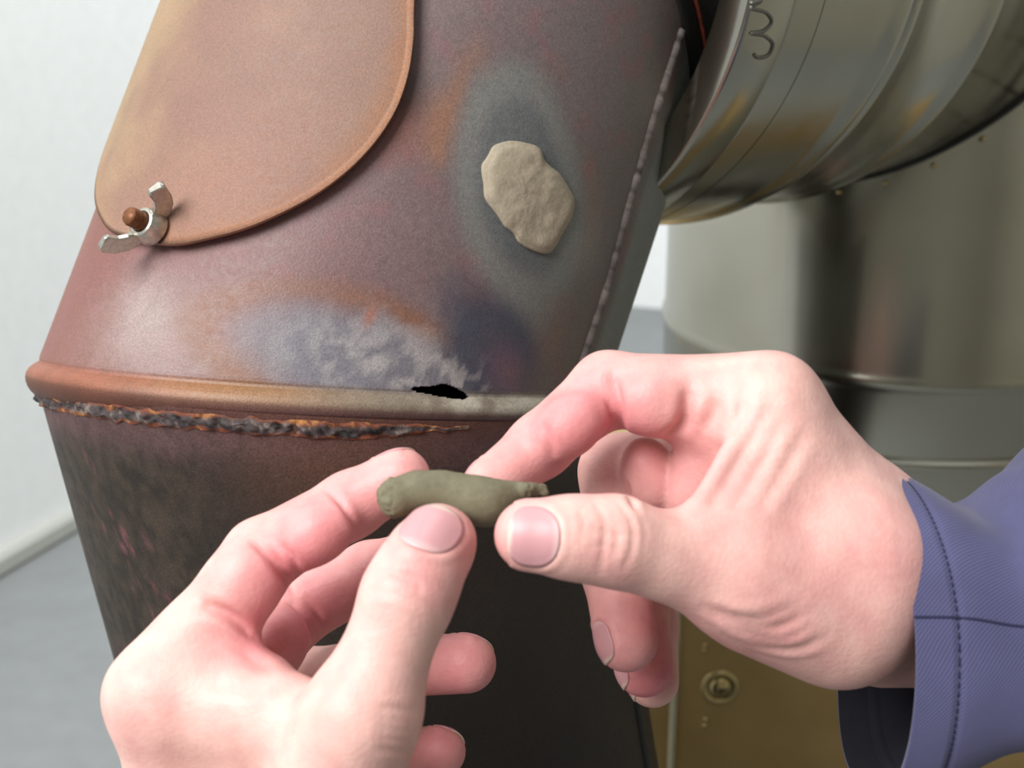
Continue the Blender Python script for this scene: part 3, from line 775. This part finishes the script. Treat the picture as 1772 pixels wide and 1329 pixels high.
def C(a, b, k=None, sub=False):      # a, b = (px, py, depth mm, radius px)
    p = ['c', hp(*a[:3]), hp(*b[:3]), rm(a[3], a[2]), rm(b[3], b[2])]
    if k is not None: p.append(k)
    if sub: p.append('sub')
    return tuple(p)
def E_(c, ax_to, r, k=None, sub=False):   # ellipsoid at c=(px,py,d): long axis towards pixel offset ax_to (dx, dy, dd), r in mm (long, mid, depth)
    a = unit(hp(c[0] + ax_to[0], c[1] + ax_to[1], c[2] + ax_to[2]) - hp(*c[:3])); z = np.array([0, 0, 1.0]); b = unit(np.cross(z, a)); g = np.cross(a, b)
    p = ['e', hp(*c[:3]), np.array([a, b, g]), r]
    if k is not None: p.append(k)
    if sub: p.append('sub')
    return tuple(p)
def chain(j, k=3.0): return [C(a, b, k) for a, b in zip(j[:-1], j[1:])]

class Hand:
    def __init__(s, name, palm, fingers, h, kpalm):
        allp = palm + [p for f in fingers for p in f['p']]
        lo = np.min([prim_box(p, 4)[0] for p in allp], 0); hi = np.max([prim_box(p, 4)[1] for p in allp], 0)
        G = Grid(lo, hi, h); full = tuple(slice(0, int(m)) for m in G.n)
        Dp = field(G, palm, kpalm, full); H_ = Dp.copy()
        for f in fingers:
            blo = np.min([prim_box(p, 12)[0] for p in f['p']], 0); bhi = np.max([prim_box(p, 12)[1] for p in f['p']], 0)
            sl = G.sub(blo, bhi)
            Df = field(G, f['p'], 4.0, sl)
            H_[sl] = smin(H_[sl], smin(Dp[sl], Df, f.get('k', 7.0)), 0.6)
        s.V, s.Q = surface_nets(H_, G)
        s.V = relax(s.V, s.Q, 2, 0.5)
        s.N = vnormals(s.V, s.Q); s.name = name
        s.disp = np.zeros(len(s.V)); s.bvh_update()
        s.tint = None
    def bvh_update(s): s.bvh = BVHTree.FromPolygons([tuple(v) for v in s.V.tolist()], s.Q.tolist())
    def apply(s):
        s.V = s.V + s.N*s.disp[:, None]; s.disp[:] = 0; s.N = vnormals(s.V, s.Q); s.bvh_update()
    def hit(s, x, y):
        v = unit(hp(x, y, 1.0)); r = s.bvh.ray_cast(Vector((0, 0, 0)), Vector(v))
        return None if r[0] is None else np.array(r[0])
    def cast(s, o, d):
        r = s.bvh.ray_cast(Vector(o), Vector(d)); return (None, None) if r[0] is None else (np.array(r[0]), np.array(r[1]))
    def line3(s, pts, n=6):
        q = catmull(np.array(pts, float), n); out = [s.hit(*p) for p in q]; return np.array([p for p in out if p is not None])
    def near(s, P, R):
        lo, hi = P.min(0) - R, P.max(0) + R
        return np.where(((s.V > lo) & (s.V < hi)).all(1))[0]
    def crease(s, pts, depth, width, ridge=0.0, taper=True):
        P = s.line3(pts)
        if len(P) < 2: return
        I = s.near(P, width*4)
        D = np.full(len(I), 1e9); A = np.zeros(len(I)); m = len(P)
        for k in range(m - 1):
            a, b = P[k], P[k+1]; ab = b - a; l = max(ab @ ab, 1e-9)
            if l > 64: continue
            t = np.clip(((s.V[I] - a) @ ab)/l, 0, 1); d = np.linalg.norm(s.V[I] - a - t[:, None]*ab, axis=1)
            mm = d < D; D[mm] = d[mm]; A[mm] = (k + t[mm])/(m - 1)
        tp = np.sin(np.pi*np.clip(A, 0.02, 0.98))**0.5 if taper else 1.0
        s.disp[I] += tp*(-depth*np.exp(-(D/width)**2) + ridge*np.exp(-((D - 2.1*width)/(1.1*width))**2))
    def bump(s, x, y, r, hgt):
        c = s.hit(x, y)
        if c is None: return
        d2 = ((s.V - c)**2).sum(1); s.disp += hgt*np.exp(-d2/(r*r))
    def red(s, x, y, r, amt, c=None):
        c = s.hit(x, y) if c is None else c
        if c is None: return
        s.redv += amt*np.exp(-((s.V - c)**2).sum(1)/(r*r))
    def nail(s, a, b, dors, v0, v1, wid, parent, rb):
        # a: last joint, b: tip centre, dors: dorsal direction (camera frame); v0..v1 mm past b along the finger
        ax = unit(b - a); dz = unit(np.asarray(dors, float) - ax*(np.asarray(dors, float) @ ax)); lat = np.cross(ax, dz)
        vc, vh = (v0 + v1)/2, (v1 - v0)/2
        q = s.V - b; vv = (q @ ax - vc)/vh; ll = (q @ lat)/wid; hh = q @ dz
        e = 2.6
        rad = (np.abs(vv)**e + np.abs(ll)**e)**(1/e); m = hh > -1.0
        g = np.where(m, rad, 9.0)
        s.disp += np.where(g < 3, -0.55*(1 - sstep(g, 0.86, 1.0)) + 0.30*np.exp(-((g - 1.16)/0.13)**2)*(vv < 0.75), 0)
        return dict(a=a, b=b, ax=ax, dz=dz, lat=lat, vc=vc, vh=vh, wid=wid, e=e, rb=rb)
    def build_nail(s, d, parent):
        rings = 9; seg = 40; pts = []; rr_ = []
        ang = np.linspace(0, 2*np.pi, seg, endpoint=False)
        se = (np.abs(np.cos(ang))**d['e'] + np.abs(np.sin(ang))**d['e'])**(-1/d['e'])
        for k in range(rings + 1):
            f = 0.985*k/rings
            for i in range(seg if k else 1):
                v = d['vc'] + d['vh']*f*se[i]*math.sin(ang[i]); l = d['wid']*f*se[i]*math.cos(ang[i])
                # nail plate: a barrel-shaped shell over the finger tip
                R = d['rb']*1.02; hh = math.sqrt(max(R*R - (l*0.98)**2, (R*0.25)**2)); 
                vv = (v - d['vc'])/d['vh']
                o = d['b'] + d['ax']*v + d['lat']*l + d['dz']*30
                P_, n_ = s.cast(o, -d['dz'])
                if P_ is None: P_ = d['b'] + d['ax']*v + d['lat']*l + d['dz']*hh*0.8
                pts.append(P_); rr_.append((f, vv))
        pts = np.array(pts); rr_ = np.array(rr_)
        # smooth the height field so the plate is even, then lift its middle
        hgt = (pts - d['b']) @ d['dz']; v = (pts - d['b']) @ d['ax']; l = (pts - d['b']) @ d['lat']
        Am = np.stack([np.ones_like(v), v, l, v*v, l*l, v*l, l**4], 1); co = np.linalg.lstsq(Am, hgt, rcond=None)[0]; sm = Am @ co
        lift = 0.42*(1 - rr_[:, 0]**6) - 0.02
        new = d['b'] + d['ax']*v[:, None] + d['lat']*l[:, None] + d['dz']*(0.5*sm + 0.5*hgt + lift)[:, None]
        fc = [(0, 1 + i, 1 + (i+1) % seg) for i in range(seg)] + [(1 + (k-1)*seg + i, 1 + k*seg + i, 1 + k*seg + (i+1) % seg, 1 + (k-1)*seg + (i+1) % seg) for k in range(1, rings) for i in range(seg)]
        col = np.repeat(lc(204, 150, 154)[None], len(new), 0)
        tipw = sstep(rr_[:, 1], 0.80, 0.93)*sstep(rr_[:, 0], 0.7, 0.9); col = over(col, lc(232, 220, 200), tipw*0.8)
        lun = sstep(-rr_[:, 1], 0.62, 0.85); col = over(col, lc(222, 184, 182), lun*0.6)
        nm = mesh_obj('fingernail', cam2w(new/MM), fc, M['nail'], parent, colors=col)
        sd = nm.modifiers.new('thickness', 'SOLIDIFY'); sd.thickness = 0.0004; sd.offset = -1
        return nm
    def build(s, base=(229, 184, 175), redc=(210, 118, 128)):
        r = np.clip(s.redv + (fbm(s.V, 9.0) - 0.5)*0.25, 0, 1)
        col = over(np.repeat(lc(*base)[None], len(s.V), 0), lc(*redc), r)
        o = mesh_obj(s.name, cam2w(s.V/MM), s.Q, M['skin'], None, colors=col)
        return o

HRES = 0.75
# ---- the hand that holds the left end of the roll
Lf = {
 'index':  [(274, 1205, 320, 80), (452, 962, 330, 63), (606, 874, 333, 56), (694, 826, 330, 51)],
 'middle': [(345, 1265, 348, 82), (502, 1066, 364, 59), (640, 992, 364, 53), (742, 960, 352, 49)],
 'ring':   [(415, 1320, 372, 78), (530, 1180, 386, 56), (690, 1152, 380, 53), (808, 1148, 370, 51)],
 'pinky':  [(480, 1390, 388, 70), (580, 1312, 394, 48), (690, 1306, 388, 46), (762, 1301, 378, 44)],
 'thumb':  [(520, 1560, 310, 100), (628, 1236, 294, 82), (706, 1030, 297, 77), (730, 980, 299, 69), (755, 930, 304, 59)],
}
wristL = (440, 1790, 345)
palmL = [C((276, 1205, 320, 78), (390, 1720, 335, 108)), C((345, 1265, 348, 80), (430, 1740, 345, 108)), C((415, 1320, 372, 74), (470, 1760, 358, 104)), C((480, 1390, 388, 68), (510, 1780, 368, 100)),
         C((520, 1560, 310, 104), (628, 1236, 296, 80)), C((520, 1560, 310, 104), (440, 1900, 334, 125)), C((440, 1300, 318, 60), (500, 1560, 316, 110)), C((330, 1215, 316, 70), (560, 1265, 306, 66)), C((330, 1170, 322, 50), (490, 1225, 312, 42)), C((335, 1105, 320, 42), (462, 1170, 318, 34), 6.0),
         C((400, 1780, 335, 130), (330, 2500, 330, 180)), C((500, 1790, 355, 130), (430, 2500, 350, 180))]
fL = [dict(p=chain(Lf['index']) + [E_((420, 1012, 322), (180, -235, 0), (11, 9.6, 8.0), 3.5), E_((545, 925, 324), (150, -90, 0), (11, 7.6, 7.6), 3)], k=9),
      dict(p=chain(Lf['middle']) + [E_((470, 1120, 352), (150, -190, 0), (12, 9, 9), 4)], k=8), dict(p=chain(Lf['ring']), k=8), dict(p=chain(Lf['pinky']), k=8),
      dict(p=chain(Lf['thumb'], 4.0) + [E_((768, 958, 306), (30, -60, 0), (9, 6.6, 7), 3)], k=10)]
# ---- the hand in the sleeve
Rf = {
 'index':  [(1330, 705, 332, 88), (1052, 672, 340, 62), (934, 772, 338, 54), (846, 842, 330, 47)],
 'middle': [(1340, 775, 354, 80), (1066, 816, 364, 62), (1066, 985, 352, 58), (1084, 1108, 342, 55)],
 'ring':   [(1345, 850, 374, 76), (1090, 885, 386, 58), (1104, 1040, 374, 53), (1114, 1155, 364, 51)],
 'pinky':  [(1355, 930, 390, 70), (1128, 955, 400, 50), (1124, 1085, 390, 47), (1129, 1178, 381, 46)],
 'thumb':  [(1450, 1058, 324, 105), (1275, 1000, 314, 84), (1060, 936, 303, 75), (990, 930, 301, 68), (917, 926, 301, 62)],
}
palmR = [C((1330, 705, 332, 84), (1540, 945, 343, 84)), C((1340, 775, 354, 80), (1570, 995, 352, 90)), C((1345, 850, 374, 74), (1585, 1020, 360, 90)), C((1355, 930, 390, 66), (1590, 1050, 366, 86)),
         C((1450, 1058, 324, 100), (1275, 1000, 314, 78)), C((1350, 790, 326, 56), (1500, 990, 326, 110)), C((1300, 960, 318, 60), (1480, 950, 326, 100)), C((1345, 790, 326, 62), (1278, 905, 315, 55)), C((1300, 1042, 322, 76), (1450, 1062, 330, 112)),
         E_((1226, 800, 342), (-25, 60, 0), (13, 8, 9), 3.0), E_((1222, 716, 338), (4, 60, 0), (9, 5.5, 8), 2.5), E_((1195, 860, 352), (-25, 60, 0), (9, 8, 9), 3.0),
         C((1308, 730, 322, 26), (1222, 880, 310, 26), 4.0),
         C((1500, 922, 343, 98), (1640, 1044, 346, 76)), C((1530, 1074, 345, 112), (1680, 1085, 346, 100)), C((1680, 1040, 342, 100), (2000, 1010, 334, 110))]
fR = [dict(p=chain(Rf['index']) + [E_((1128, 694, 331), (100, 8, 0), (9.5, 8.9, 8.5), 3), E_((985, 738, 330), (-90, 75, 0), (10, 7.6, 7.4), 3)], k=7),
      dict(p=chain(Rf['middle']) + [E_((1124, 820, 348), (20, 60, 0), (10, 7.4, 7.5), 2.5)], k=1.5), dict(p=chain(Rf['ring']), k=6), dict(p=chain(Rf['pinky']), k=6),
      dict(p=chain(Rf['thumb'], 4.0), k=9)]

HL = Hand('hand', palmL, fL, HRES, 11.0)
HR = Hand('hand', palmR, fR, HRES, 11.0)
jp = lambda D, k, i: hp(*D[k][i][:3]); jr = lambda D, k, i: rm(D[k][i][3], D[k][i][2])

# creases, folds and knuckle wrinkles (drawn where the skin folds)
cr_ = HL.crease
cr_([(345, 1044), (380, 1056), (412, 1076), (438, 1100)], 2.1, 1.4, 0.35)
cr_([(335, 1090), (400, 1110), (440, 1140), (462, 1156)], 0.7, 1.8, 0.25)
cr_([(300, 1110), (380, 1130), (450, 1160)], 0.5, 2.2, 0.3)
cr_([(432, 930), (470, 965), (500, 1005), (512, 1035)], 1.3, 1.3, 0.3); cr_([(480, 940), (505, 965), (518, 1000)], 0.9, 1.0, 0.2)
cr_([(562, 842), (590, 870), (612, 905), (620, 925)], 0.9, 1.0, 0.2); cr_([(575, 848), (600, 880)], 0.35, 0.7)
cr_([(500, 1040), (525, 1065), (545, 1100)], 1.0, 1.1, 0.2); cr_([(522, 1030), (545, 1055), (558, 1090)], 0.7, 1.0, 0.2)
for dy, dp in ((0, .25), (13, .2), (-14, .2), (24, .15)):
    cr_([(650, 1000 + dy), (690, 1008 + dy), (735, 1022 + dy), (760, 1040 + dy)], dp, 0.9, 0.15)
cr_([(668, 985), (700, 1000), (715, 1018)], 0.35, 0.8); cr_([(700, 985), (722, 1008), (728, 1030)], 0.4, 0.8)
for k in range(5): cr_([(655, 1225 + 17*k), (690, 1228 + 18*k), (716, 1236 + 17*k)], 0.5, 0.9, 0.15)
cr_([(470, 1178), (420, 1186), (360, 1180)], 0.35, 2.0, 0.2)
HL.bump(215, 1175, 9, 1.2)
HL.apply()
cr_ = HR.crease
cr_([(1062, 652), (1068, 690), (1072, 725), (1070, 745)], 1.8, 1.5, 0.4); cr_([(1050, 690), (1058, 715), (1060, 735)], 0.7, 1.0)
cr_([(1192, 672), (1190, 705), (1180, 735), (1160, 752)], 1.8, 1.7, 0.4)
cr_([(1240, 690), (1235, 720), (1212, 745)], 1.1, 2.2, 0.5)
cr_([(1288, 690), (1284, 720), (1262, 760)], 0.9, 2.0, 0.5)
cr_([(1330, 700), (1295, 770), (1255, 840), (1225, 882)], 1.0, 2.0, 0.7)
cr_([(1360, 720), (1325, 790), (1290, 850), (1260, 890)], 0.5, 1.6, 0.4); cr_([(1390, 750), (1350, 820), (1310, 880)], 0.35, 1.6, 0.3)
cr_([(942, 735), (950, 765), (958, 792)], 0.8, 1.1, 0.2)
cr_([(1084, 835), (1090, 855), (1100, 880)], 1.2, 1.0, 0.2)
# thumb knuckle
cr_([(1030, 868), (1047, 905), (1044, 950), (1036, 992)], 0.32, 0.8, 0.1); cr_([(1002, 880), (1010, 905), (1003, 945)], 0.2, 0.7, 0.06)
cr_([(1072, 872), (1092, 902), (1096, 940), (1080, 985)], 0.34, 0.8, 0.1); cr_([(1058, 905), (1068, 930), (1060, 965)], 0.3, 0.7, 0.08); cr_([(1018, 916), (1046, 922), (1088, 928)], 0.28, 0.7)
cr_([(1022, 950), (1050, 944), (1080, 958)], 0.22, 0.6); cr_([(1108, 892), (1116, 920), (1110, 955)], 0.15, 0.8); cr_([(1030, 935), (1060, 934), (1092, 944)], 0.18, 0.6)
# folds at the base of the thumb
for k, (dp, w_) in enumerate(((.45, 1.4), (.8, 1.6), (.35, 1.2), (.3, 1.4))):
    cr_([(1225 + 22*k, 1052 + 16*k), (1270 + 22*k, 1066 + 17*k), (1320 + 20*k, 1068 + 17*k), (1375 + 15*k, 1048 + 18*k)], dp, w_, 0.35)
HR.bump(1350, 640, 9, 0.8); HR.bump(1400, 1010, 12, 0.9)
HR.apply()

nailsL = [HL.nail(jp(Lf, 'thumb', 2), jp(Lf, 'thumb', 4), (-0.12, 0.30, -1.0), -8.4, 5.4, 6.7, None, jr(Lf, 'thumb', 4))]
nailsR = [HR.nail(jp(Rf, 'thumb', 2), jp(Rf, 'thumb', 4), (0.0, 0.05, -1.0), -5.6, 5.6, 6.6, None, jr(Rf, 'thumb', 4))]
def other_nails(Hd, D, dors):
    out = []
    for k, dv in dors.items():
        r = jr(D, k, 3); out.append(Hd.nail(jp(D, k, 2), jp(D, k, 3), dv, -0.55*r, 0.72*r, 0.68*r, None, r))
    return out
nailsL += other_nails(HL, Lf, {'index': (-0.55, 0.75, 0.55), 'middle': (-0.4, 0.7, 0.6), 'ring': (-0.1, 0.6, 0.8), 'pinky': (-0.1, 0.5, 0.85)})
nailsR += other_nails(HR, Rf, {'index': (-0.75, 0.45, 0.55), 'middle': (-1.0, -0.1, -0.35), 'ring': (-1.0, -0.15, -0.2), 'pinky': (-1.0, -0.25, -0.1)})
HL.apply(); HR.apply()

for Hd in (HL, HR): Hd.redv = np.zeros(len(Hd.V))
for a_ in ((700, 830, 24, .25), (620, 880, 24, .25), (540, 940, 18, .25), (450, 1050, 16, .3), (500, 1110, 16, .5), (600, 1040, 22, .5), (500, 985, 9, .3), (800, 1150, 26, .5), (760, 1300, 20, .5), (440, 1110, 9, .35),
           (715, 1010, 8, .25), (800, 950, 10, .3), (240, 1260, 18, .1), (560, 1200, 40, .05)): HL.red(*a_)
for a_ in ((900, 800, 24, .3), (980, 750, 20, .3), (1060, 720, 16, .3), (1130, 725, 16, .15), (1080, 820, 24, .12), (1140, 850, 16, .1), (1215, 790, 20, .2), (1230, 850, 12, .15), (1080, 1080, 26, .4), (1130, 1160, 22, .45), (1125, 1205, 12, .4),
           (860, 930, 9, .3), (1050, 985, 8, .2), (1450, 1000, 24, .18), (1300, 1100, 16, .2), (1550, 950, 14, .15)): HR.red(*a_)
oL = HL.build(); oR = HR.build()
tag(oL, 'bare hand pinching the blunt end of the putty roll, no sleeve in sight', 'hand')
tag(oR, 'hand in a blue sleeve cuff pinching the pointed end of the putty roll', 'hand')
for d_ in nailsL: HL.build_nail(d_, oL)
for d_ in nailsR: HR.build_nail(d_, oR)

# ------------------------------------------------------------------ putty roll between the fingers
rollp = [C((694, 862, 314, 18), (724, 849, 314, 26)), C((722, 849, 314, 26), (770, 851, 315, 27)), C((770, 851, 315, 27), (815, 863, 315, 32)), C((815, 865, 315, 31), (845, 870, 315, 31)), C((845, 870, 315, 31), (893, 853, 317, 20)),
         C((906, 848, 316, 15), (938, 848, 318, 9), 0.6), C((938, 848, 318, 9), (947, 852, 318, 5), 0.6), E_((683, 874, 311), (3, 10, 0), (2.0, 1.5, 1.6), 0.5), E_((677, 861, 312), (4, 10, 0), (2.2, 1.2, 1.6), 0.5), E_((682, 850, 313), (10, -6, 0), (1.8, 1.2, 1.6), 0.5)]
lo = np.min([prim_box(p, 3)[0] for p in rollp], 0); hi = np.max([prim_box(p, 3)[1] for p in rollp], 0)
Gr = Grid(lo, hi, 0.4); Dr_ = field(Gr, rollp, 5.0, tuple(slice(0, int(m)) for m in Gr.n))
Vr, Qr = surface_nets(Dr_, Gr); Vr = relax(Vr, Qr, 2)
rx = W/2 + F*Vr[:, 0]/Vr[:, 2]; endw = sstep(-rx, -692, -674) + sstep(rx, 900, 915)*0.8
nr = vnormals(Vr, Qr); Vr = Vr + nr*((fbm(Vr, 5.0) - 0.5)*0.35 + (fbm(Vr + 4, 1.3) - 0.5)*(0.12 + 1.5*endw))[:, None]
tag(mesh_obj('putty_roll', cam2w(Vr/MM), Qr, M['putty']), 'grey green putty rolled into a short worm between the fingertips', 'putty')

# ------------------------------------------------------------------ sleeve
def sleeve(parent, rings, name='sleeve', hem=9.5):
    # rings: (centre px, py, depth mm, half height px, half depth mm, plane skew mm, fold)
    K = np.array(rings, float); n = 90; m = 120
    s = np.linspace(0, len(K) - 1, n); Ks = catmull(K, 40); Ks = Ks[np.round(np.linspace(0, len(Ks) - 1, n)).astype(int)]
    th = np.linspace(0, 2*np.pi, m, endpoint=False)
    V = np.zeros((n, m, 3)); cen = np.array([hp(*k[:3]) for k in Ks])
    arc = np.concatenate([[0], np.cumsum(np.linalg.norm(np.diff(cen, axis=0), axis=1))])
    for i in range(n):
        k = Ks[i]; c = cen[i]; ry = rm(k[3], k[2]); rz = k[4]
        for j, a in enumerate(th):
            ca, sa = math.cos(a), math.sin(a)
            y = ry*np.sign(sa)*abs(sa)**0.8; z = rz*np.sign(ca)*abs(ca)**0.8
            fold = k[6]*(0.9*math.sin(3*a + arc[i]*0.11) + 0.6*math.sin(5*a - arc[i]*0.17))*min(1, max(0, (arc[i] - hem)/20))
            step = 0.55 if arc[i] < hem else (-0.35 if arc[i] < hem + 1.2 else 0.0)
            rr_ = 1 + (fold + step)/math.hypot(y, z)
            V[i, j] = c + np.array([k[5]*ca - max(0, 1 - arc[i]/60)*(6.5*max(0, sa)**1.5 + 3.0*max(0, -sa)**1.5), y*rr_, z*rr_])
    Vw = cam2w(V/MM)
    fc = []; 
    fcs = np.array([(i*m + j, i*m + (j+1) % m, (i+1)*m + (j+1) % m, (i+1)*m + j) for i in range(n-1) for j in range(m)])
    o = mesh_obj(name, Vw.reshape(-1, 3), fcs, M['cloth'], parent)
    uvl = o.data.uv_layers.new(name='UVMap'); li = np.zeros(len(o.data.loops), np.int32); o.data.loops.foreach_get('vertex_index', li)
    per = 0.25; uvv = np.zeros((n*m, 2)); uvv[:, 0] = np.repeat(arc/1000, m); uvv[:, 1] = np.tile(((th - 4.71) % (2*np.pi))/(2*np.pi)*per, n)
    uvl.data.foreach_set('uv', uvv[li].astype(np.float32).ravel())
    o.data.materials.append(M['cuff_shade']); sd = o.modifiers.new('cloth', 'SOLIDIFY'); sd.thickness = 0.0014; sd.offset = -1; sd.material_offset = 1
    # hem stitching: short thread dashes
    ih = int(np.argmin(np.abs(arc - hem))); ring = V[ih]; Rg = catmull(ring, 6, closed=True)
    vs, fs = [], []
    stepn = 5
    for q in range(0, len(Rg) - stepn, stepn):
        a, b = Rg[q], Rg[q + 3]; c = cen[ih]; nn = unit((a + b)/2 - c); ax = unit(b - a); sd_ = np.cross(ax, nn); b0 = len(vs)
        for p_, e in ((a, 1), (b, 1)):
            for (u_, v_) in ((-0.22, 0.0), (-0.12, 0.28), (0.12, 0.28), (0.22, 0.0)): vs.append(p_ + sd_*u_ + nn*(v_ + 0.1))
        fs += [(b0, b0+1, b0+5, b0+4), (b0+1, b0+2, b0+6, b0+5), (b0+2, b0+3, b0+7, b0+6), (b0, b0+3, b0+2, b0+1), (b0+4, b0+5, b0+6, b0+7)]
    st = mesh_obj('hem_stitching', cam2w(np.array(vs)/MM), fs, M['thread'], o); st['kind'] = 'stuff'
    # lengthwise seam
    js = int(np.argmin(np.abs(th - math.radians(171))))
    sm = np.array([V[i, js] for i in range(0, n, 2)]); sm = np.array([p_ - unit(cen[min(2*i, n-1)] - p_)*0.02 for i, p_ in enumerate(sm)])
    tube('arm_seam', cam2w(sm/MM), 0.00035, M['thread'], o, 6)
    return o
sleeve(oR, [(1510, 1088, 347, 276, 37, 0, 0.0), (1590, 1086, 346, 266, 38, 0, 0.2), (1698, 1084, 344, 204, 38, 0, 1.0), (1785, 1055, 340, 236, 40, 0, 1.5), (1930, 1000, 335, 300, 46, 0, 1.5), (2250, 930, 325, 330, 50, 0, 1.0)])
